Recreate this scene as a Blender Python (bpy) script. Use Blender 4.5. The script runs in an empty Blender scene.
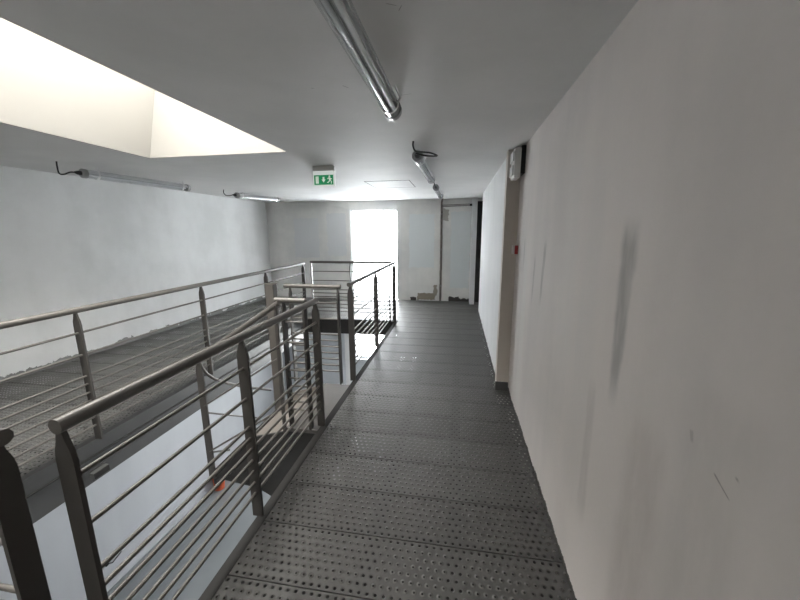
import bpy, bmesh, math, random
from mathutils import Vector, Matrix
random.seed(7)
sc = bpy.context.scene
COL = sc.collection
PI = math.pi

# ------------------------------------------------------------------ camera
CAM_H, F_PX = 1.52, 341.77
yaw, pitch, roll = .164836, .195403, -.005248
cy, sy, cp, sp = math.cos(yaw), math.sin(yaw), math.cos(pitch), math.sin(pitch)
fw = Vector((-sy*cp, cy*cp, -sp)); rt = Vector((cy, sy, 0)); up = rt.cross(fw)
r2 = math.cos(roll)*rt + math.sin(roll)*up
u2 = -math.sin(roll)*rt + math.cos(roll)*up
cam = bpy.data.cameras.new('camera')
cam.sensor_width = 36; cam.lens = F_PX/800*36; cam.clip_start = .02; cam.clip_end = 200
co = bpy.data.objects.new('camera', cam); COL.objects.link(co)
M = Matrix.Identity(4)
for i in range(3):
    M[i][0], M[i][1], M[i][2] = r2[i], u2[i], -fw[i]
M[2][3] = CAM_H
co.matrix_world = M
sc.camera = co

# ------------------------------------------------------------------ mesh builder
class MB:
    def __init__(s): s.v = []; s.f = []; s.sm = []
    def add(s, vs, fs, smooth=False):
        o = len(s.v); s.v += [tuple(v) for v in vs]
        for f in fs: s.f.append([i+o for i in f]); s.sm.append(smooth)
        return s
    def box(s, x0, x1, y0, y1, z0, z1):
        vs = [(x, y, z) for z in (z0, z1) for y in (y0, y1) for x in (x0, x1)]
        return s.add(vs, [(0,2,3,1),(4,5,7,6),(0,1,5,4),(2,6,7,3),(0,4,6,2),(1,3,7,5)])
    def bbox(s, x0, x1, y0, y1, z0, z1, b=.004):
        bm = bmesh.new(); bmesh.ops.create_cube(bm, size=1)
        for v in bm.verts:
            v.co = Vector(((x0+x1)/2+v.co.x*(x1-x0), (y0+y1)/2+v.co.y*(y1-y0), (z0+z1)/2+v.co.z*(z1-z0)))
        bmesh.ops.bevel(bm, geom=list(bm.edges), offset=b, segments=2, affect='EDGES', profile=.6)
        bm.verts.ensure_lookup_table()
        s.add([v.co.copy() for v in bm.verts], [[v.index for v in f.verts] for f in bm.faces]); bm.free()
        return s
    def tube(s, pts, r, n=12, caps=True, smooth=True):
        pts = [Vector(p) for p in pts]; rings = []
        prev = None
        for i, p in enumerate(pts):
            if i == 0: t = pts[1]-p
            elif i == len(pts)-1: t = p-pts[i-1]
            else: t = (pts[i+1]-p).normalized()+(p-pts[i-1]).normalized()
            t.normalize()
            if prev is None:
                a = Vector((0,0,1)) if abs(t.z) < .9 else Vector((1,0,0))
                u = t.cross(a).normalized()
            else:
                u = (prev - t*prev.dot(t)).normalized()
            prev = u; w = t.cross(u)
            rr = r[i] if isinstance(r, (list, tuple)) else r
            rings.append([p+(u*math.cos(2*PI*k/n)+w*math.sin(2*PI*k/n))*rr for k in range(n)])
        vs = [v for R in rings for v in R]; fs = []
        for i in range(len(rings)-1):
            for k in range(n):
                a, b = i*n+k, i*n+(k+1) % n
                fs.append((a, b, b+n, a+n))
        s.add(vs, fs, smooth)
        if caps:
            s.add(rings[0], [tuple(range(n))[::-1]]); s.add(rings[-1], [tuple(range(n))])
        return s
    def prism(s, poly, axis, a, b):
        """poly: 2-D points; axis: 'x','y','z' extrusion from a to b"""
        def mk(p, t):
            return {'x': (t, p[0], p[1]), 'y': (p[0], t, p[1]), 'z': (p[0], p[1], t)}[axis]
        n = len(poly); vs = [mk(p, a) for p in poly]+[mk(p, b) for p in poly]
        fs = [tuple(range(n))[::-1], tuple(range(n, 2*n))]+[(i, (i+1) % n, (i+1) % n+n, i+n) for i in range(n)]
        return s.add(vs, fs)

def build(name, mb, mat, parent=None, base=None):
    """one mesh object; with a parent the vertices are shifted into the parent's frame"""
    off = Vector((0,0,0)); p = parent
    while p is not None: off += p.location; p = p.parent
    if base is not None: off = Vector(base)
    me = bpy.data.meshes.new(name)
    me.from_pydata([tuple(Vector(v)-off) for v in mb.v], [], mb.f)
    me.polygons.foreach_set('use_smooth', mb.sm)
    bm = bmesh.new(); bm.from_mesh(me); bmesh.ops.recalc_face_normals(bm, faces=bm.faces); bm.to_mesh(me); bm.free()
    me.materials.append(mat); me.update()
    o = bpy.data.objects.new(name, me); COL.objects.link(o)
    if parent is not None: o.parent = parent
    elif base is not None: o.location = base
    return o
def tag(o, label, cat, group=None, kind=None):
    if label: o['label'] = label
    if cat: o['category'] = cat
    if group: o['group'] = group
    if kind: o['kind'] = kind
    return o
def thing(name, label, cat, loc, group=None):
    o = bpy.data.objects.new(name, None); o.empty_display_size = .1; COL.objects.link(o); o.location = loc
    return tag(o, label, cat, group)
def struct(name, mb, mat, label=None, cat=None, parent=None):
    o = build(name, mb, mat, parent)
    if parent is None: tag(o, label, cat, kind='structure')
    return o

# ------------------------------------------------------------------ materials
class NT:
    def __init__(s, name):
        s.m = bpy.data.materials.new(name); s.m.use_nodes = True
        s.t = s.m.node_tree; s.t.nodes.clear()
        s.out = s.t.nodes.new('ShaderNodeOutputMaterial')
    def n(s, typ, **k):
        nd = s.t.nodes.new(typ)
        for a, b in k.items(): setattr(nd, a, b)
        return nd
    def l(s, a, b): s.t.links.new(a, b)
    def val(s, x, sock):
        if isinstance(x, (int, float)): sock.default_value = x
        elif isinstance(x, (tuple, list)): sock.default_value = tuple(x) if len(x) == len(sock.default_value) else tuple(x)+(1,)
        else: s.l(x, sock)
    def math(s, op, a, b=0.0, c=0.0, clamp=False):
        nd = s.n('ShaderNodeMath', operation=op); nd.use_clamp = clamp
        for i, x in enumerate((a, b, c)): s.val(x, nd.inputs[i])
        return nd.outputs[0]
    def coord(s):
        nd = s.n('ShaderNodeTexCoord'); sep = s.n('ShaderNodeSeparateXYZ'); s.l(nd.outputs['Object'], sep.inputs[0])
        return nd.outputs['Object'], sep.outputs[0], sep.outputs[1], sep.outputs[2]
    def noise(s, vec, scale, detail=4, rough=.55, stretch=None):
        if stretch:
            mp = s.n('ShaderNodeMapping'); mp.inputs['Scale'].default_value = stretch; s.l(vec, mp.inputs[0]); vec = mp.outputs[0]
        nd = s.n('ShaderNodeTexNoise'); nd.inputs['Scale'].default_value = scale
        nd.inputs['Detail'].default_value = detail; nd.inputs['Roughness'].default_value = rough
        s.l(vec, nd.inputs['Vector']); return nd.outputs[0]
    def ramp(s, x, a, b, lo=0.0, hi=1.0, smooth=True):
        nd = s.n('ShaderNodeMapRange'); nd.interpolation_type = 'SMOOTHSTEP' if smooth else 'LINEAR'
        s.val(x, nd.inputs[0]); s.val(a, nd.inputs[1]); s.val(b, nd.inputs[2]); s.val(lo, nd.inputs[3]); s.val(hi, nd.inputs[4])
        return nd.outputs[0]
    def mix(s, fac, a, b):
        nd = s.n('ShaderNodeMix', data_type='RGBA'); s.val(fac, nd.inputs[0])
        s.val(a, nd.inputs[6]); s.val(b, nd.inputs[7]); return nd.outputs[2]
    def bsdf(s, color, rough=.6, metal=0.0, spec=.5, bump=None, bstr=.3, bdist=.01):
        b = s.n('ShaderNodeBsdfPrincipled'); s.val(color, b.inputs['Base Color'])
        s.val(rough, b.inputs['Roughness']); s.val(metal, b.inputs['Metallic']); s.val(spec, b.inputs['Specular IOR Level'])
        if bump is not None:
            bp = s.n('ShaderNodeBump'); bp.inputs['Strength'].default_value = bstr; bp.inputs['Distance'].default_value = bdist
            s.l(bump, bp.inputs['Height']); s.l(bp.outputs[0], b.inputs['Normal'])
        return b.outputs[0]
    def done(s, sh): s.l(sh, s.out.inputs[0]); return s.m

def plain(name, col, rough=.5, metal=0.0, var=.12, scale=30, spec=.5, glow=0.0):
    t = NT(name); P, x, y, z = t.coord()
    f = t.noise(P, scale, 3)
    d = tuple(c*(1-var) for c in col); e = tuple(min(1, c*(1+var)) for c in col)
    sh = t.bsdf(t.mix(f, d, e), rough, metal, spec)
    if glow:
        sh.node.inputs['Emission Color'].default_value = tuple(col)+(1,); sh.node.inputs['Emission Strength'].default_value = glow
    return t.done(sh)

def plaster(name, col, col2, streaks=(), base_z=None, base_col=(.09,.085,.08), patches=(), across='y', blot=1.1, streak_amt=.5, rough=.8, spec=.25, second='z'):
    """smeared filler on a wall: cloudy patches, vertical trowel bands, named stains, ragged unpainted foot"""
    t = NT(name); P, x, y, z = t.coord()
    h = y if across == 'y' else x
    n1 = t.noise(P, blot, 5, .6)
    n2 = t.noise(P, 1.0, 3, .5, stretch=(2.6, 2.6, .35))
    f = t.math('ADD', t.math('MULTIPLY', n1, 1-streak_amt), t.math('MULTIPLY', n2, streak_amt))
    c = t.mix(t.ramp(f, .36, .64), col2, col)
    fine = t.noise(P, 55, 2)
    c = t.mix(t.math('MULTIPLY', fine, .10), c, tuple(.8*v for v in col2))
    for (h0, z0, h1, z1, w0, w1, colr, amt) in streaks:
        small = math.hypot(h1-h0, z1-z0) < .1
        L = math.hypot(h1-h0, z1-z0); ux, uz = (h1-h0)/L, (z1-z0)/L
        dh = t.math('SUBTRACT', h, h0); dz = t.math('SUBTRACT', z if second == 'z' else y, z0)
        a = t.math('ADD', t.math('MULTIPLY', dh, ux), t.math('MULTIPLY', dz, uz))
        b = t.math('SUBTRACT', t.math('MULTIPLY', dh, uz), t.math('MULTIPLY', dz, ux))
        wob = t.math('MULTIPLY', t.math('SUBTRACT', t.noise(P, 9, 2), .5), .006 if small else .03)
        b = t.math('ABSOLUTE', t.math('ADD', b, wob))
        wid = t.ramp(a, 0, L, w0, w1, False)
        side = t.ramp(t.math('DIVIDE', b, wid), .45, 1.1, 1, 0)
        end = t.math('MULTIPLY', t.ramp(a, -.004 if small else -.05, .004 if small else .06), t.ramp(a, L-(.006 if small else .14), L+(.004 if small else .04), 1, 0))
        grain = t.ramp(t.noise(P, 24, 3, stretch=(1,1,.25)), .25, .7, .55, 1)
        m = t.math('MULTIPLY', t.math('MULTIPLY', side, end), t.math('MULTIPLY', grain, amt))
        c = t.mix(m, c, colr)
    for (h0, h1, z0, z1, colr) in patches:
        wob = t.math('MULTIPLY', t.math('SUBTRACT', t.noise(P, 12, 3), .5), .10)
        hh = t.math('ADD', h, wob); zz = t.math('ADD', z, wob)
        m = t.math('MULTIPLY', t.math('MULTIPLY', t.math('GREATER_THAN', hh, h0), t.math('LESS_THAN', hh, h1)),
                   t.math('MULTIPLY', t.math('GREATER_THAN', zz, z0), t.math('LESS_THAN', zz, z1)))
        c = t.mix(m, c, colr)
    if base_z:
        nb = t.noise(P, 4.5, 5, .7)
        edge = t.ramp(nb, .35, .72, base_z*.35, base_z*1.9, False)
        m = t.math('LESS_THAN', z, edge)
        zz = t.math('GREATER_THAN', z, -.05)
        c = t.mix(t.math('MULTIPLY', m, zz), c, base_col)
    return t.done(t.bsdf(c, rough, 0, spec, bump=t.noise(P, 14, 4), bstr=.06, bdist=.02))

def perforated(name, seam0, pitch):
    """steel planks: staggered punched holes and raised buttons; holes are real openings"""
    t = NT(name); P, x, y, z = t.coord()
    p = .036
    py = t.math('SUBTRACT', y, seam0)
    pl = t.math('DIVIDE', py, pitch)
    fy = t.math('SUBTRACT', pl, t.math('FLOOR', pl))                 # 0..1 over one plank
    plank = t.math('FLOOR', pl)
    v = t.math('MULTIPLY', fy, 8.0)
    row = t.math('FLOOR', v)
    odd = t.math('MODULO', row, 2.0)
    u = t.math('ADD', t.math('DIVIDE', x, p), t.math('MULTIPLY', odd, .5))
    cell = t.math('FLOOR', u)
    du = t.math('SUBTRACT', t.math('SUBTRACT', u, cell), .5)
    dv = t.math('SUBTRACT', t.math('SUBTRACT', v, row), .5)
    r = t.math('SQRT', t.math('ADD', t.math('MULTIPLY', du, du), t.math('MULTIPLY', dv, dv)))
    cm_ = t.math('FLOORED_MODULO', cell, 11.0)
    inblock = t.math('MULTIPLY', t.math('GREATER_THAN', cm_, 1.5),
                     t.math('MULTIPLY', t.math('GREATER_THAN', row, .5), t.math('LESS_THAN', row, 6.5)))
    outer = t.math('SUBTRACT', 1.0, inblock)
    inner = t.math('MULTIPLY', t.math('GREATER_THAN', fy, .015), t.math('LESS_THAN', fy, .985))
    size = t.math('ADD', .125, t.math('MULTIPLY', outer, .050))
    hole = t.math('MULTIPLY', t.math('LESS_THAN', r, size), inner)
    button = t.math('MULTIPLY', t.ramp(r, .12, .38, 1, 0), inblock)
    lip = t.math('MULTIPLY', t.ramp(r, .17, .34, -1, 0), outer)
    hgt = t.math('ADD', button, t.math('MULTIPLY', lip, .6))
    # each plank has its own shade; wear rubs the tops bright
    wn = t.n('ShaderNodeTexWhiteNoise', noise_dimensions='1D'); t.l(plank, wn.inputs['W'])
    cl = t.noise(P, 2.2, 4)
    base = t.mix(t.math('ADD', t.math('MULTIPLY', wn.outputs[0], .35), t.math('MULTIPLY', cl, .65)), (.082,.080,.077), (.128,.125,.121))
    base = t.mix(t.math('MULTIPLY', button, .35), base, (.21,.20,.19))
    sh = t.bsdf(base, .45, .25, .5, bump=hgt, bstr=.75, bdist=.005)
    tr = t.n('ShaderNodeBsdfTransparent')
    mx = t.n('ShaderNodeMixShader'); t.l(hole, mx.inputs[0]); t.l(sh, mx.inputs[1]); t.l(tr.outputs[0], mx.inputs[2])
    return t.done(mx.outputs[0])

def glassy(name, tint=(.95,.97,.97), refl=.12, rough=.02):
    t = NT(name)
    tr = t.n('ShaderNodeBsdfTransparent'); tr.inputs[0].default_value = tint+(1,)
    gl = t.n('ShaderNodeBsdfGlossy'); gl.inputs['Roughness'].default_value = rough
    fr = t.n('ShaderNodeLayerWeight'); fr.inputs[0].default_value = .25
    mx = t.n('ShaderNodeMixShader'); t.l(t.math('MULTIPLY', fr.outputs['Facing'], refl*2.5, clamp=True), mx.inputs[0])
    t.l(tr.outputs[0], mx.inputs[1]); t.l(gl.outputs[0], mx.inputs[2])
    return t.done(mx.outputs[0])

SEAM, PITCH = 1.133, .301
W_RIGHT = plaster('plaster_right', (.80,.748,.722), (.68,.642,.626),
    streaks=[(1.172,1.53,1.162,.96,.066,.036,(.34,.335,.33),.72),
             (2.20,1.45,2.24,1.05,.035,.022,(.36,.34,.33),.6), (2.45,1.35,2.48,1.0,.03,.02,(.38,.36,.35),.55), (2.85,1.45,2.86,1.2,.03,.02,(.40,.38,.37),.5), (.93,1.0,.93,.2,.10,.14,(.56,.51,.485),.5), (1.45,1.7,1.45,.3,.09,.16,(.735,.70,.68),.6), (.70,1.2,.72,.3,.12,.12,(.58,.55,.53),.5), (1.32,.95,1.31,.35,.04,.05,(.56,.52,.50),.5),
             (1.75,1.9,1.72,.8,.10,.16,(.74,.71,.69),.5), (.705,1.038,.660,1.015,.003,.002,(.28,.26,.25),.8), (.656,1.068,.648,1.064,.004,.003,(.30,.28,.27),.8), (.785,1.085,.778,1.06,.008,.005,(.42,.39,.38),.7),
             (2.75,1.3,2.75,.1,.08,.10,(.74,.72,.70),.6)],
    base_z=.028, blot=.9)
W_RIGHT_FAR = plaster('plaster_corridor', (.76,.765,.77), (.69,.695,.70), base_z=.02, blot=.8)
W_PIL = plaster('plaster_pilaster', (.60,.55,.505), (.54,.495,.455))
W_LEFT = plaster('plaster_left', (.79,.80,.805), (.67,.68,.68), base_z=.060, base_col=(.22,.22,.22), blot=1.1, streak_amt=.32)
W_FAR = plaster('plaster_far', (.82,.81,.785), (.68,.68,.67), across='x', blot=1.6, streak_amt=.35,
    streaks=[(-.345,2.1,-.345,0,.035,.030,(.16,.13,.115),.85)],
    patches=[(-3.75,-3.15,.95,1.85,(.68,.69,.70)), (-2.95,-2.5,1.0,1.95,(.71,.72,.73)), (-1.05,-.50,.75,1.9,(.74,.77,.775)), (-.14,.27,.3,1.95,(.72,.75,.755)),
        (-.86,-.46,.02,.17,(.33,.29,.235)), (-.50,-.42,.12,.36,(.36,.33,.28)), (-1.02,-.88,-.02,.08,(.11,.10,.09)),
             (-.16,.06,-.02,.10,(.10,.095,.09)), (.0,.40,-.02,.07,(.09,.085,.08)), (-3.75,-3.15,.95,1.85,(.66,.67,.68)), (-2.95,-2.5,1.0,1.95,(.69,.70,.71)), (-1.05,-.50,.75,1.9,(.72,.75,.755)), (-.14,.27,.3,1.95,(.70,.73,.735)),(-.33,-.20,1.75,2.0,(.42,.40,.37))])
W_NEAR = plaster('plaster_near', (.7,.69,.68), (.64,.63,.62))
CEIL = plaster('ceiling_paint', (.74,.735,.73), (.66,.66,.655), blot=.8, streak_amt=.3, rough=.66, spec=.14, across='x', second='y',
    streaks=[(-.235,1.185,-.205,1.20,.002,.002,(.1,.1,.1),.8), (-.203,1.225,-.190,1.20,.002,.001,(.1,.1,.1),.8), (-.72,1.735,-.708,1.74,.004,.003,(.1,.1,.1),.8), (-.56,1.735,-.54,1.765,.003,.002,(.1,.1,.1),.8), (-.31,1.90,-.25,1.89,.002,.002,(.15,.15,.15),.7)])
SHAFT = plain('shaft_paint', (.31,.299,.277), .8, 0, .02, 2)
LOWWALL = plaster('plaster_lower', (.55,.565,.59), (.50,.515,.54), blot=.6)
LOWFLOOR = plain('lower_floor_screed', (.27,.285,.295), .25, 0, .14, 1.6)
FLOOR = perforated('perforated_steel', SEAM, PITCH)
EDGE = plain('edge_channel_steel', (.028,.027,.026), .8, .0, .12, 12, .25)
EDGEL = plain('edge_channel_grey', (.075,.075,.076), .55, .15, .12, 8)
RAIL = plain('railing_paint', (.130,.121,.111), .38, .25, .10, 20)
POSTM = plain('post_paint', (.068,.063,.058), .42, .2, .10, 20)
STEEL = plain('stair_steel', (.24,.215,.195), .55, .1, .12, 10)
DARK = plain('dark_steel', (.022,.021,.020), .6, .1, .15, 10)
NEWEL = plain('newel_paint', (.115,.105,.095), .5, .15, .10, 12)
WHITE = plain('white_plastic', (.74,.74,.72), .35, 0, .04, 40)
WHITEP = plain('white_paint', (.72,.73,.74), .5, 0, .05, 8)
BLACK = plain('black_plastic', (.018,.018,.018), .45, 0, .2, 30)
GREYP = plain('grey_plastic', (.30,.30,.30), .4, 0, .1, 30)
SIGNW = plain('sign_frame_white', (.80,.82,.80), .4, 0, .03, 30, .5, .06)
WHITEG = plain('light_grey_plastic', (.55,.54,.53), .45, 0, .06, 30)
REFL = plain('reflector_metal', (.78,.78,.78), .30, .6, .06, 12)
TUBEW = plain('fluorescent_glass', (.78,.79,.80), .12, 0, .02, 10)
SIGNP = plain('pale_lens_plastic', (.72,.74,.72), .3, 0, .04, 40)
RED = plain('red_plastic', (.32,.025,.025), .4, 0, .1, 30)
GREEN = plain('sign_green', (.0,.21,.075), .4, 0, .08, 30, .5, .09)
PICTO = plain('sign_white', (.74,.78,.72), .45, 0, .05, 40, .5, .05)
ORANGE = plain('orange_plastic', (.55,.11,.045), .45, 0, .1, 20)
LINE = plain('joint_shadow_grey', (.07,.07,.07), .8, 0, .1, 40)
RUST = plain('rusty_pipe', (.19,.165,.15), .7, .1, .5, 18)
GREYSTEEL = plain('galvanised_conduit', (.30,.29,.28), .45, .4, .2, 20)
GLASS = glassy('window_glass')
CLEAR = glassy('clear_tube', (.93,.94,.95), .22, .08)
def opal():
    t = NT('opal_skylight_sheet')
    a = t.n('ShaderNodeBsdfTranslucent'); a.inputs[0].default_value = (.66,.655,.64,1)
    b = t.n('ShaderNodeBsdfTransparent'); b.inputs[0].default_value = (.69,.685,.67,1)
    m = t.n('ShaderNodeMixShader'); m.inputs[0].default_value = .8
    t.l(a.outputs[0], m.inputs[1]); t.l(b.outputs[0], m.inputs[2]); return t.done(m.outputs[0])
OPAL = opal()
def curtain_mat():
    t = NT('white_voile'); P, x, y, z = t.coord()
    f = t.noise(P, 3, 3, stretch=(5,1,.25))
    c = t.mix(f, (.66,.67,.71), (.84,.85,.86))
    a = t.n('ShaderNodeBsdfTranslucent'); t.l(c, a.inputs[0])
    d = t.n('ShaderNodeBsdfDiffuse'); t.l(c, d.inputs[0])
    b = t.n('ShaderNodeBsdfTransparent'); t.l(c, b.inputs[0])
    m = t.n('ShaderNodeMixShader'); m.inputs[0].default_value = .25; t.l(a.outputs[0], m.inputs[1]); t.l(d.outputs[0], m.inputs[2])
    m2 = t.n('ShaderNodeMixShader'); m2.inputs[0].default_value = .14; t.l(m.outputs[0], m2.inputs[1]); t.l(b.outputs[0], m2.inputs[2])
    return t.done(m2.outputs[0])
VOILE = curtain_mat()

# ------------------------------------------------------------------ dimensions
ZC = 2.21                      # ceiling
XL, XR, XR2 = -4.55, .525, .44
def xl(y): return -4.66+(y-2)*.0446   # the left wall is not quite square to the walkway
XB = -4.95  # left wall, near right wall, corridor right wall
YN, YF = -2.5, 7.6
YP = 3.24                      # pilaster face
VX0, VX1, VY0, VY1 = -2.65, -1.04, .62, 5.67   # the open void
ZL = -3.3                      # lower floor
SX0, SX1, SY0, SY1 = -2.84, -1.48, -1.0, 2.95   # skylight opening

# ------------------------------------------------------------------ setting
def planks(mb, x0, x1, y0, y1, skip=None):
    k = math.floor((y0-SEAM)/PITCH)
    while SEAM+k*PITCH < y1:
        a, b = max(y0, SEAM+k*PITCH+.0030), min(y1, SEAM+(k+1)*PITCH-.0030)
        k += 1
        if b-a < .02: continue
        # folded sheet: top face and two turned-down flanges
        mb.add([(x0,a,0),(x1,a,0),(x1,b,0),(x0,b,0)], [(0,1,2,3)])
        mb.add([(x0,a,0),(x1,a,0),(x1,a,-.05),(x0,a,-.05)], [(0,1,2,3)])
        mb.add([(x0,b,0),(x1,b,0),(x1,b,-.05),(x0,b,-.05)], [(0,1,2,3)])
fl = MB()
planks(fl, -.985, XR+.01, YN, YP)
planks(fl, -.985, XR2+.01, YP, VY1+.06)
planks(fl, XB, VX0-.055, VY0, VY1+.06)
planks(fl, XB, XR2+.01, VY1+.06, YF)
planks(fl, XB, -.985, YN, VY0-.055)
planks(fl, XR2+.01, 1.7, 6.2, YF)
struct('floor', fl, FLOOR, 'dark grey perforated steel plank floor of the gallery walkways', 'floor')

def channel_x(name, x0, x1, y, side, mat):     # edge channel running along X, open towards the planks
    m = MB().box(x0, x1, min(y, y+side*.055), max(y, y+side*.055), -.012, .002)
    m.box(x0, x1, min(y, y+side*.012), max(y, y+side*.012), -.25, -.012)
    m.box(x0, x1, min(y, y+side*.06), max(y, y+side*.06), -.262, -.25)
    return struct(name, m, mat)
def channel_y(name, y0, y1, x, side, mat, deep=.25):
    m = MB().box(min(x, x+side*.055), max(x, x+side*.055), y0, y1, -.012, .002)
    m.box(min(x, x+side*.012), max(x, x+side*.012), y0, y1, -deep, -.012)
    m.box(min(x, x+side*.06), max(x, x+side*.06), y0, y1, -deep-.012, -deep)
    return struct(name, m, mat)
channel_y('trim_1', VY0, VY1, VX1, 1, EDGE)
m = channel_y('trim_2', VY0, VY1, VX0, -1, EDGEL, .30)
struct('trim_3', MB().box(VX0-.003, VX0+.012, VY0, VY1, -.118, -.108), DARK)
channel_x('trim_4', VX0, VX1, VY1, 1, EDGE)
channel_x('trim_5', VX0, VX1, VY0, -1, EDGE)
# joists carrying the planks
jm = MB()
for x in (-.60, -.10, .38): jm.box(x-.03, x+.03, YN, YF, -.20, -.052)
for x in (-3.1, -3.75, -4.3): jm.box(x-.03, x+.03, YN, YF, -.20, -.052)
struct('trim_6', jm, DARK)

sf = MB()  # added unseen soffit blocks light below so plank holes stay dark; slots let sparkles through
for (x0, x1, y0, y1) in ((-.97,XR,YN,2.02), (-.97,-.86,2.02,2.62), (-.55,XR,2.02,2.62), (-.97,XR,2.62,4.1), (-.97,-.75,4.1,4.6), (-.52,XR,4.1,4.6), (-.97,XR2,4.6,YF),
                         (XB,VX0-.07,VY0,YF), (VX0-.07,-.97,VY1+.08,YF), (XB,-.97,YN,VY0-.08)):
    sf.box(x0, x1, y0, y1, -.235, -.225)
struct('shade_soffit', sf, DARK)
# ceiling with the skylight opening
cm = MB()
e_ = .005
cm.box(SX1+e_, 1.7, YN, YF, ZC, ZC+.02); cm.box(XB, SX0-e_, YN, YF, ZC, ZC+.02)
cm.box(SX0-e_, SX1+e_, SY1+e_, YF, ZC, ZC+.02); cm.box(SX0-e_, SX1+e_, YN, SY0-e_, ZC, ZC+.02)
struct('ceiling', cm, CEIL, 'grey painted plaster ceiling with a skylight opening', 'ceiling')
ZT = 3.15; TX = SX0+.24
sm = MB()
sm.add([(SX0,SY0,ZC),(SX0,SY1,ZC),(TX,SY1,ZT),(TX,SY0,ZT)], [(0,1,2,3)])
sm.add([(SX0-.005,SY0,ZC),(SX0-.005,SY1,ZC),(TX-.005,SY1,ZT),(TX-.005,SY0,ZT)], [(0,3,2,1)])
sm.box(SX1, SX1+.005, SY0, SY1, ZC, ZT)
sm.prism([(SX0-.005,ZC),(SX1+.005,ZC),(SX1+.005,ZT),(TX-.005,ZT)], 'y', SY1, SY1+.005)
sm.prism([(SX0-.005,ZC),(SX1+.005,ZC),(SX1+.005,ZT),(TX-.005,ZT)], 'y', SY0-.005, SY0)
struct('wall_skylight', sm, SHAFT)
w3 = MB().box(TX-.04, SX1+.05, SY0-.05, SY1+.05, ZT, ZT+.012)
struct('window_3', w3, OPAL)

# walls
struct('wall_left', MB().prism([(xl(YN)-.12,YN),(xl(YN),YN),(xl(YF),YF),(xl(YF)-.12,YF)], 'z', -.27, ZC), W_LEFT, 'whitewashed left gallery wall with a ragged grey foot', 'wall')
struct('wall_right', MB().box(XR, XR+.12, YN, YP, -.27, ZC), W_RIGHT, 'warm grey smeared plaster wall along the walkway', 'wall')
struct('wall_pilaster', MB().box(.412, XR+.12, YP, YP+.10, -.27, ZC), W_PIL)
struct('wall_corridor', MB().box(XR2, XR2+.12, YP+.02, 6.66, -.27, ZC), W_RIGHT_FAR)
struct('wall_near', MB().box(XB-.12, XR+.12, YN-.12, YN, ZL, ZC), W_NEAR)
WX0, WX1, WZ1 = -2.385, -1.305, 2.02
fm = MB()
fm.box(XB-.12, WX0, YF, YF+.22, -.27, ZC); fm.box(WX1, 1.75, YF, YF+.22, -.27, ZC); fm.box(WX0, WX1, YF, YF+.22, WZ1, ZC)
struct('wall_far', fm, W_FAR, 'patched grey plaster end wall around the tall window', 'wall')
struct('trim_7', MB().box(XB, WX0-.02, YF-.018, YF, 2.075, ZC).box(WX1+.02, -.40, YF-.018, YF, 2.075, ZC), W_FAR)
# side room behind the right-hand opening
sr = MB().box(1.7, 1.75, 6.2, YF, -.27, ZC).box(XR2+.12, 1.75, 6.15, 6.2, -.27, ZC)
struct('wall_side_room', sr, W_NEAR)
struct('door_1', MB().bbox(.287, .385, 7.30, YF, 0, ZC-.01, .006), WHITEP)
struct('gap_shade_slab', MB().bbox(.39, 1.25, 7.54, 7.585, .005, 2.15, .006), DARK)  # near-black slab added to stand in for the darkness of the unlit opening
struct('baseboard_right', MB().bbox(.402, XR-.002, YP-.018, YP, .0, .085, .004), EDGEL)
# far window
wf = MB()
for (a, b) in ((WX0, WX0+.030), (WX1-.030, WX1)): wf.box(a, b, YF+.03, YF+.18, .0, WZ1)
wf.box(WX0, WX1, YF+.03, YF+.18, WZ1-.025, WZ1); wf.box(WX0, WX1, YF+.13, YF+.18, 0, .05)
w1 = struct('window_1', wf, WHITEP, 'tall bright window in the end wall', 'window')
build('pane', MB().box(WX0+.045, WX1-.045, YF+.150, YF+.156, .05, WZ1-.045), GLASS, w1)
# lower storey
struct('floor_lower', MB().box(XB-.12, 1.0, YN-.1, YF+.3, ZL-.1, ZL), LOWFLOOR, 'smooth grey floor of the storey below', 'floor')
struct('wall_lower_left', MB().prism([(xl(YN)-.12,YN),(xl(YN),YN),(xl(YF+.2),YF+.2),(xl(YF+.2)-.12,YF+.2)], 'z', ZL, -.27), LOWWALL)
LX0, LX1, LZ0, LZ1 = -2.42, .3, -1.5, -.32
lm = MB().box(XB-.12, LX0, YF, YF+.22, ZL, -.27).box(LX1, 1.0, YF, YF+.22, ZL, -.27)
lm.box(LX0, LX1, YF, YF+.22, ZL, LZ0).box(LX0, LX1, YF, YF+.22, LZ1, -.27)
struct('wall_lower_far', lm, LOWWALL)
w2 = struct('window_2', MB().box(LX0, LX0+.05, YF+.1, YF+.16, LZ0, LZ1).box(LX1-.05, LX1, YF+.1, YF+.16, LZ0, LZ1).box(LX0, LX1, YF+.1, YF+.16, LZ0, LZ0+.05), WHITEP)
build('pane', MB().box(LX0+.05, LX1-.05, YF+.125, YF+.131, LZ0+.05, LZ1), GLASS, w2)
struct('wall_lower_right', MB().box(XR+.3, XR+.42, YN, YF+.2, ZL, -.2), LOWWALL)
struct('trim_8', MB().box(XR+.12, XR+.42, YN, YF+.2, -.30, -.2), LOWWALL)

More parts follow.
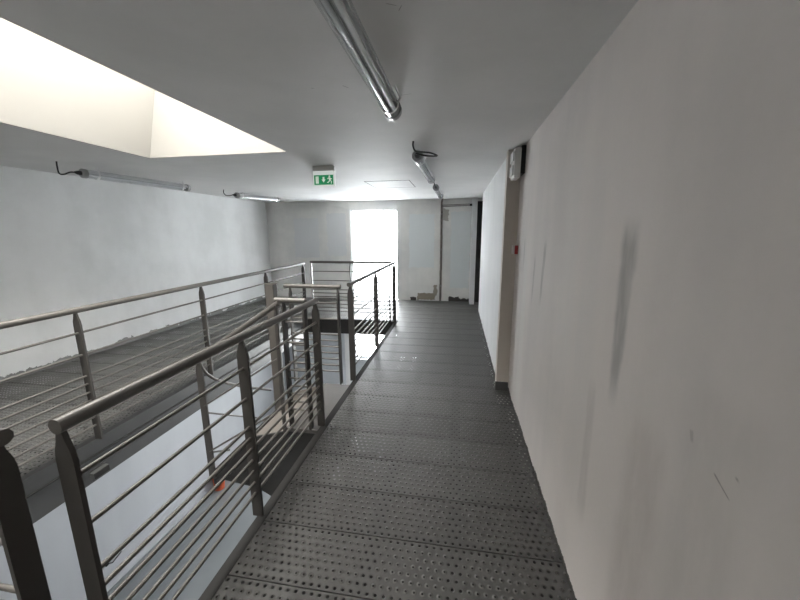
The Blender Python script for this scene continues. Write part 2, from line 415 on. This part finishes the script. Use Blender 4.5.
# ------------------------------------------------------------------ railings
RODZ = (.857,.695,.535,.472,.407,.342,.277,.211,.145)
def post_poly(top, base, w):
    h = w/2
    return [(-h,base),(h,base),(h,top-.105),(h*.86,top-.075),(h*.52,top-.045),(h*.32,top-.018),(-h*.32,top-.018),(-h*.52,top-.045),(-h*.86,top-.075),(-h,top-.105)]
def railing(label, axis, fixed, a, b, posts, ztop=1.02, rods=None, base=0.002, group='gallery guard rails', w=.058):
    loc = (fixed, (a+b)/2, base) if axis == 'y' else ((a+b)/2, fixed, base)
    g = thing('guard_rail', label, 'railing', loc, group)
    P = (lambda t, z: (fixed, t, z)) if axis == 'y' else (lambda t, z: (t, fixed, z))
    build('handrail', MB().tube([P(a, ztop), P(b, ztop)], .0215, 20), RAIL, g)
    for t in posts:
        poly = [(fixed+p, z) for p, z in post_poly(ztop, base, w)]
        build('post', MB().prism(poly, axis, t-.007, t+.007), POSTM, g)
    r0, r1 = rods if rods else (posts[0], posts[-1])
    for z in RODZ:
        build('rod', MB().tube([P(r0, z+ztop-1.02), P(r1, z+ztop-1.02)], .0080, 10), RAIL, g)
    return g
XA = -1.036
railing('grey steel railing on the near left edge of the walkway, closest to the stair', 'y', XA, .660, 2.375, (.672,1.462,2.36))
railing('grey steel railing on the walkway edge beyond the stair, leading to the far corner', 'y', XA, 3.18, 5.66, (3.22,4.30,5.63))
railing('grey steel railing across the far end of the void, in front of the bright window', 'x', 5.68, -2.54, -1.08, (-2.52,-1.813,-1.12))
railing('long grey steel railing on the left gallery, parallel to the white left wall', 'y', -2.63, .66, 5.62, (.70,1.93,3.14,4.38,5.57), ztop=.995)
railing('short grey steel railing on the far side of the stair landing', 'x', 3.135, -1.69, -1.105, (-1.63,-1.135), ztop=1.005)
railing('very short pale-topped railing on the near side of the stair landing', 'x', 2.312, -1.328, -1.088, (-1.264,-1.10), ztop=1.03)
railing('dark grey railing across the near end of the void, at the bottom left corner', 'x', .60, -2.60, -1.11, (-2.56,-1.85,-1.143))

# ------------------------------------------------------------------ stair
st = thing('staircase', 'grey steel stair dropping left from the walkway between the two landing railings', 'staircase', (-1.5,2.7,0))
def tread(x0, x1, z, y0=2.33, y1=3.10):
    t = build('tread', MB().bbox(x0, x1, y0, y1, z-.028, z, .004), STEEL, st)
    build('nosing', MB().bbox(x0-.006, x0+.022, y0, y1, z-.05, z+.003, .003), DARK, t)
lp = MB().box(-1.31, VX1-.002, 2.29, 3.12, -.03, -.002)
def landing_mat():
    t = NT('landing_tread_plate'); P, x, y, z = t.coord()
    a = t.math('SINE', t.math('MULTIPLY', t.math('ADD', x, y), 230)); b = t.math('SINE', t.math('MULTIPLY', t.math('SUBTRACT', x, y), 230))
    h = t.math('MULTIPLY', a, b)
    c = t.mix(t.noise(P, 6, 4), (.095,.088,.082), (.135,.126,.118))
    return t.done(t.bsdf(c, .45, .3, .5, bump=h, bstr=.4, bdist=.003))
build('landing_plate', lp, landing_mat(), st)
tread(-1.58, -1.285, -.167); tread(-1.86, -1.555, -.333); tread(-2.03, -1.835, -.50)
near = [(-1.045,-.03),(-1.29,-.03),(-1.66,-.13),(-1.90,-.40),(-2.0,-.46),(-2.0,-.535),(-1.68,-.575),(-1.575,-.60),(-1.42,-.68),(-1.045,-.93)]
build('stringer', MB().prism(near, 'y', 2.285, 2.305), DARK, st)
far = [(-1.06,-.03),(-1.29,.0),(-1.66,-.13),(-1.93,-.40),(-2.03,-.46),(-2.03,-.66),(-1.86,-.66),(-1.45,-.36),(-1.06,-.30)]
build('stringer', MB().prism(far, 'y', 3.10, 3.118), STEEL, st)
build('landing_beam', MB().box(-2.03, -2.01, 2.305, 3.10, -.62, -.50), DARK, st)
build('landing_beam', MB().box(-1.32, -1.30, 2.305, 3.10, -.30, -.03), DARK, st)
# lower flight turning back under the landing
for k in range(1, 9):
    zz = -.55-.17*(k+1); xx = -1.10+.17*k
    if xx < .36: build('lower_tread', MB().bbox(xx-.16, xx+.12, 2.42, 3.08, zz-.03, zz, .004), DARK, st)
build('lower_stringer', MB().prism([(-1.22,-.62),(-1.05,-.62),(.45,-2.75),(.45,-3.29),(.22,-3.29),(-1.22,-.86)], 'y', 2.40, 2.415), DARK, st)
build('lower_stringer', MB().prism([(-1.22,-.62),(-1.05,-.62),(.45,-2.75),(.45,-3.29),(.22,-3.29),(-1.22,-.86)], 'y', 3.085, 3.10), DARK, st)
# stair railing: sloping rail, then turning down along the far side
sr_ = thing('stair_railing', 'sloping grey stair handrail with bent end tubes beside the square newel', 'railing', (-2.0,2.27,-.50))
build('handrail', MB().tube([(-1.275,2.27,1.02),(-2.00,2.27,.548)], .0205, 18), RAIL, sr_)
build('post', MB().prism([(p-2.002, z) for p, z in post_poly(.548, -.53, .058)], 'y', 2.263, 2.277), POSTM, sr_)
build('post', MB().prism([(p-1.292, z) for p, z in post_poly(1.02, -.03, .026)], 'y', 2.240, 2.252), POSTM, sr_)
for z in (.60, .187):
    build('rod', MB().tube([(-1.295,2.27,z),(-2.00,2.27,z-.46)], .0080, 10), RAIL, sr_)
pts = [(-2.0,2.268,.545),(-2.0,2.281,.498),(-2.0,2.30,.45),(-2.0,2.341,.387),(-2.0,2.41,.315),(-2.0,2.505,.245),(-2.0,2.62,.17),(-2.0,2.736,.096),(-2.0,2.96,-.03),(-2.0,3.245,-.19)]
build('bent_tube', MB().tube(pts, .012, 12), RAIL, sr_)
build('rod', MB().tube([(-2.0,2.272,.08),(-2.0,3.0,-.39)], .0080, 10), RAIL, sr_)
build('rod', MB().tube([(-2.0,2.272,-.285),(-2.0,2.50,-.42)], .0080, 10), RAIL, sr_)
nw = thing('newel_post', 'square grey steel newel column rising behind the stair handrail', 'column', (-1.927,3.295,ZL))
build('shaft', MB().bbox(-1.972,-1.882,3.25,3.34,ZL,.985,.008), NEWEL, nw)
build('cap', MB().bbox(-1.976,-1.878,3.246,3.344,.985,1.0,.006), NEWEL, nw)
build('base_plate', MB().bbox(-2.03,-1.83,3.20,3.40,ZL+.0,ZL+.015,.004), NEWEL, nw)
pl = thing('pillar', 'white round pillar under the far walkway, seen through the landing railing', 'column', (-1.935,5.86,ZL))
build('shaft', MB().tube([(-1.935,5.86,ZL),(-1.935,5.86,-.262)], .088, 28), WHITEP, pl)
build('base_collar', MB().tube([(-1.935,5.86,ZL),(-1.935,5.86,ZL+.05)], .105, 28), WHITEP, pl)

# ------------------------------------------------------------------ tube lights
ZF = 2.135
def fixture(label, p0, p1, cable):
    a, b = Vector((p0[0], p0[1], ZF)), Vector((p1[0], p1[1], ZF))
    d = (b-a).normalized(); s = d.cross(Vector((0,0,1)))
    g = thing('tube_light', label, 'ceiling light', ((a.x+b.x)/2, (a.y+b.y)/2, ZC), 'clear tube lights on the ceiling')
    build('clear_housing', MB().tube([a, b], .044, 24, caps=False), CLEAR, g)
    rf = MB(); n = 9
    vs = []
    for e in (a+d*.03, b-d*.03):
        for k in range(n):
            an = PI*k/(n-1)
            vs.append(e+s*math.cos(an)*.038+Vector((0,0,1))*(math.sin(an)*.036+.0))
    vs2 = [v for v in vs]
    rf.add(vs2, [(k, k+1, k+1+n, k+n) for k in range(n-1)], True)
    build('reflector', rf, REFL, g)
    build('gear_tray', MB().tube([a+d*.04+Vector((0,0,.012)), b-d*.04+Vector((0,0,.012))], .012, 8), GREYP, g)
    for q in (-.017, .017):
        build('fluorescent_tube', MB().tube([a+d*.05+s*q-Vector((0,0,.010)), b-d*.05+s*q-Vector((0,0,.010))], .0105, 12), TUBEW, g)
    for e, sg in ((a, -1), (b, 1)):
        build('end_cap', MB().tube([e-d*sg*.025, e+d*sg*.012, e+d*sg*.02], [.047,.047,.038], 24), GREYP, g)
    L = (b-a).length
    for t in (.10, .92):
        c = a+d*L*t
        m = MB().tube([c-d*.011, c+d*.011], .0475, 24, caps=False)
        for q in (-.055, .055):
            m.tube([c+s*q*.8, c+s*q+Vector((0,0,.02)), c+s*q*.6+Vector((0,0,ZC-ZF))], .004, 6)
        build('mounting_clip', m, REFL, g)
    if cable:
        gl = build('cable_gland', MB().tube([a-d*.012, a-d*.05, a-d*.075], [.022,.020,.010], 14), BLACK, g)
        build('cable', MB().tube([Vector(p) for p in cable], .007, 8), BLACK, g)
    return g
def smooth(ps, n=6):
    ps = [Vector(p) for p in ps]; out = []
    for i in range(len(ps)-1):
        p0, p1, p2, p3 = ps[max(i-1,0)], ps[i], ps[i+1], ps[min(i+2,len(ps)-1)]
        for k in range(n):
            t = k/n
            out.append(.5*((2*p1)+(p2-p0)*t+(2*p0-5*p1+4*p2-p3)*t*t+(3*p1-p0-3*p2+p3)*t*t*t))
    return out+[ps[-1]]
fixture('large clear tube light running overhead towards the camera, nearest of the lights', (-.350,.62), (-.346,1.88), None)
fixture('clear tube light with a big black cable loop, second along the walkway', (-.342,2.98), (-.328,4.30),
        smooth([(-.342,2.91,2.135),(-.335,2.86,2.13),(-.27,2.87,2.115),(-.20,2.93,2.12),(-.185,3.00,2.14),(-.24,3.02,2.165),(-.30,2.95,2.16),(-.345,2.86,2.15),(-.36,2.82,2.18),(-.355,2.80,2.21)]))
fixture('small clear tube light farthest along the walkway, by the end wall', (-.315,5.02), (-.305,6.25),
        smooth([(-.315,4.95,2.135),(-.315,4.88,2.13),(-.33,4.84,2.17),(-.33,4.83,2.21)]))
fixture('clear tube light over the left gallery, left of the skylight corner', (-3.84,3.14), (-3.69,4.38),
        smooth([(-3.85,3.07,2.135),(-3.86,3.03,2.13),(-3.885,2.99,2.105),(-3.90,2.96,2.11),(-3.87,2.93,2.17),(-3.84,2.91,2.21)]))
fixture('shorter clear tube light near the far left corner', (-3.62,5.36), (-3.40,6.30),
        smooth([(-3.64,5.29,2.135),(-3.66,5.24,2.12),(-3.70,5.20,2.12),(-3.73,5.19,2.16),(-3.73,5.20,2.21)]))

# ------------------------------------------------------------------ exit sign
sx, sgy = -1.414, 3.63
sg = thing('exit_sign', 'green emergency exit sign with white running figure hanging from the ceiling', 'exit sign', (sx,sgy,ZC))
build('ceiling_housing', MB().bbox(sx-.112,sx+.112,sgy-.03,sgy+.03,2.160,ZC,.004), WHITEG, sg)
build('panel_frame', MB().bbox(sx-.122,sx+.122,sgy-.013,sgy+.013,2.008,2.160,.004), SIGNW, sg)
bd = build('green_face', MB().box(sx-.106,sx+.106,sgy-.0165,sgy-.013,2.020,2.118), GREEN, sg)
pm = MB(); y0, y1 = sgy-.0185, sgy-.0165
def q(poly): pm.prism([(sx+a, 2.069+b) for a, b in poly], 'y', y0, y1)
q([(-.088,-.036),(-.054,-.036),(-.054,.036),(-.088,.036)])                               # doorway
q([(-.010,.030),(.010,.030),(.010,.004),(.022,.004),(0,-.026),(-.022,.004),(-.010,.004)])  # arrow
pm.tube([(sx+.066,y0,2.069+.034),(sx+.066,y1,2.069+.034)], .0095, 12)                      # head
q([(.050,.022),(.072,.024),(.082,.006),(.074,-.010),(.060,-.008),(.058,.008)])             # trunk
q([(.050,.022),(.040,.008),(.046,.005),(.056,.014)]); q([(.076,.020),(.094,.010),(.091,.003),(.078,.009)])
q([(.062,-.006),(.050,-.022),(.038,-.022),(.038,-.030),(.054,-.031),(.070,-.012)])
q([(.070,-.008),(.082,-.020),(.080,-.040),(.088,-.040),(.091,-.017),(.078,-.004)])
build('pictogram', pm, PICTO, bd)

# ------------------------------------------------------------------ boxes on the right wall
eb = thing('emergency_light', 'white emergency lamp box with a black back high on the right wall', 'emergency light', (.52,3.13,1.96))
build('back_plate', MB().bbox(.490,XR+.002,3.04,3.235,1.985,2.200,.004), BLACK, eb)
build('case', MB().bbox(.440,.492,3.04,3.235,1.955,2.185,.010), WHITE, eb)
build('lens', MB().bbox(.428,.442,3.06,3.215,1.975,2.055,.004), SIGNP, eb)
build('lens', MB().bbox(.428,.442,3.06,3.215,2.085,2.165,.004), SIGNP, eb)
cpo = thing('alarm_call_point', 'small red and white alarm box on the right wall by the pilaster', 'alarm button', (.52,3.19,1.32))
build('mount', MB().bbox(.494,XR+.002,3.150,3.228,1.325,1.405,.004), WHITE, cpo)
rc = build('red_case', MB().bbox(.497,.526,3.138,3.152,1.327,1.403,.003), RED, cpo)
build('front', MB().bbox(.482,.496,3.150,3.228,1.327,1.403,.004), WHITE, cpo)

# ------------------------------------------------------------------ curtain, hatch, conduits, small things
cw = MB(); nx, nz = 90, 12; vs = []
for j in range(nz+1):
    zz = .03+(1.975-.03)*j/nz
    for i in range(nx+1):
        u = i/nx; xx = WX0+.048+(WX1-WX0-.096)*u
        amp = .016*(.6+.4*math.sin(3*u+1))
        vs.append((xx, YF+.085+amp*math.sin(u*46+.5*math.sin(5*u))+.004*math.sin(j+u*9), zz))
cw.add(vs, [(j*(nx+1)+i, j*(nx+1)+i+1, (j+1)*(nx+1)+i+1, (j+1)*(nx+1)+i) for j in range(nz) for i in range(nx)], True)
ct = thing('curtain', 'thin white curtain hanging in the tall end window', 'curtain', ((WX0+WX1)/2,YF+.085,1.99))
build('sheet', cw, VOILE, ct)
build('curtain_rod', MB().tube([(WX0+.025,YF+.085,1.982),(WX1-.025,YF+.085,1.982)], .007, 10), WHITEP, ct)

hx0, hx1, hy0, hy1 = -1.29, -.66, 4.78, 5.51
hm = thing('ceiling_hatch', 'flush ceiling access hatch with a thin dark outline near the end wall', 'hatch', ((hx0+hx1)/2,(hy0+hy1)/2,ZC))
build('hatch_panel', MB().box(hx0+.009,hx1-.009,hy0+.013,hy1-.013,ZC-.002,ZC), CEIL, hm)
build('frame', MB().box(hx0,hx1,hy0,hy0+.013,ZC-.003,ZC).box(hx0,hx1,hy1-.013,hy1,ZC-.003,ZC).box(hx0,hx0+.009,hy0,hy1,ZC-.003,ZC).box(hx1-.009,hx1,hy0,hy1,ZC-.003,ZC), LINE, hm)

pp = thing('drain_pipe', 'rusty vertical pipe on the end wall from ceiling to floor', 'pipe', (-.345,YF-.012,0))
build('pipe', MB().tube([(-.345,YF-.021,.0),(-.340,YF-.021,1.0),(-.350,YF-.021,2.14),(-.335,YF-.05,2.20),(-.33,YF-.12,ZC)], .021, 12), RUST, pp)
for z in (.35, 1.15, 1.9):
    build('pipe_clip', MB().tube([(-.345,YF-.021,z-.012),(-.345,YF-.021,z+.012)], .027, 12), GREYSTEEL, pp)
cd = thing('conduit', 'pair of horizontal conduits along the top of the end wall, right of the pipe', 'pipe', (-.0,YF-.012,2.07))
build('tube', MB().tube([(-.33,YF-.012,2.058),(.30,YF-.012,2.075),(.335,YF-.05,2.09)], .011, 10), GREYSTEEL, cd)
build('tube', MB().tube([(-.33,YF-.012,2.085),(.30,YF-.012,2.100)], .007, 10), RUST, cd)
build('coupling', MB().tube([(.24,YF-.012,2.078),(.31,YF-.012,2.080)], .02, 12), DARK, cd)

bk = thing('bucket', 'orange plastic bucket on the lower floor, half hidden behind the stair foot', 'bucket', (-4.40,5.12,ZL))
build('pail', MB().tube([(-4.40,5.12,ZL),(-4.40,5.12,ZL+.28),(-4.40,5.12,ZL+.28),(-4.40,5.12,ZL+.02)], [.09,.11,.103,.084], 28), ORANGE, bk)
hd = [(-4.40+.112*math.cos(t), 5.12-.06*math.sin(t), ZL+.27-.12*math.sin(t)) for t in [PI*k/12 for k in range(13)]]
build('handle', MB().tube(hd, .004, 8), GREYSTEEL, bk)
jb = thing('junction_box', 'small dark junction box on the side of the left gallery beam', 'junction box', (-2.64,1.90,-.24))
build('case', MB().bbox(-2.652,-2.615,1.83,1.95,-.275,-.225,.004), EDGEL, jb)
build('lid', MB().bbox(-2.616,-2.609,1.835,1.945,-.272,-.228,.002), EDGE, jb)
wh = thing('wall_bracket', 'small dark broken bracket on the lower left wall', 'bracket', (-4.605,3.24,-2.89))
build('plate', MB().box(-4.612,-4.596,3.15,3.19,-2.93,-2.87), DARK, wh)
build('arm', MB().tube([(-4.60,3.17,-2.90),(-4.545,3.20,-2.90),(-4.545,3.33,-2.86)], .008, 8), DARK, wh)

# ------------------------------------------------------------------ daylight
w = bpy.data.worlds.new('overcast'); sc.world = w; w.use_nodes = True
nt = w.node_tree; nt.nodes.clear()
wo = nt.nodes.new('ShaderNodeOutputWorld'); bg = nt.nodes.new('ShaderNodeBackground')
bg.inputs[0].default_value = (1.0,.996,.99,1); bg.inputs[1].default_value = 5.0
nt.links.new(bg.outputs[0], wo.inputs[0])
def portal(name, loc, rot, sx_, sy_):
    l = bpy.data.lights.new(name, 'AREA'); l.shape = 'RECTANGLE'; l.size = sx_; l.size_y = sy_
    l.cycles.is_portal = True
    o = bpy.data.objects.new(name, l); COL.objects.link(o); o.location = loc; o.rotation_euler = rot
portal('skylight_portal', ((TX+SX1)/2,(SY0+SY1)/2,ZT+.05), (0,0,0), SX1-TX+.1, SY1-SY0+.1)
portal('window_portal', ((WX0+WX1)/2,YF+.25,WZ1/2), (-PI/2,0,0), WX1-WX0, WZ1)
portal('lower_window_portal', ((LX0+LX1)/2,YF+.25,(LZ0+LZ1)/2), (-PI/2,0,0), LX1-LX0, LZ1-LZ0)

vs_ = sc.view_settings
sc.display_settings.display_device = 'sRGB'
vs_.view_transform = 'Standard'; vs_.look = 'None'; vs_.exposure = 2.95; vs_.gamma = 1.0; vs_.use_curve_mapping = False
sc.cycles.max_bounces = 12; sc.cycles.diffuse_bounces = 8; sc.cycles.transparent_max_bounces = 16
sc.cycles.sample_clamp_indirect = 8
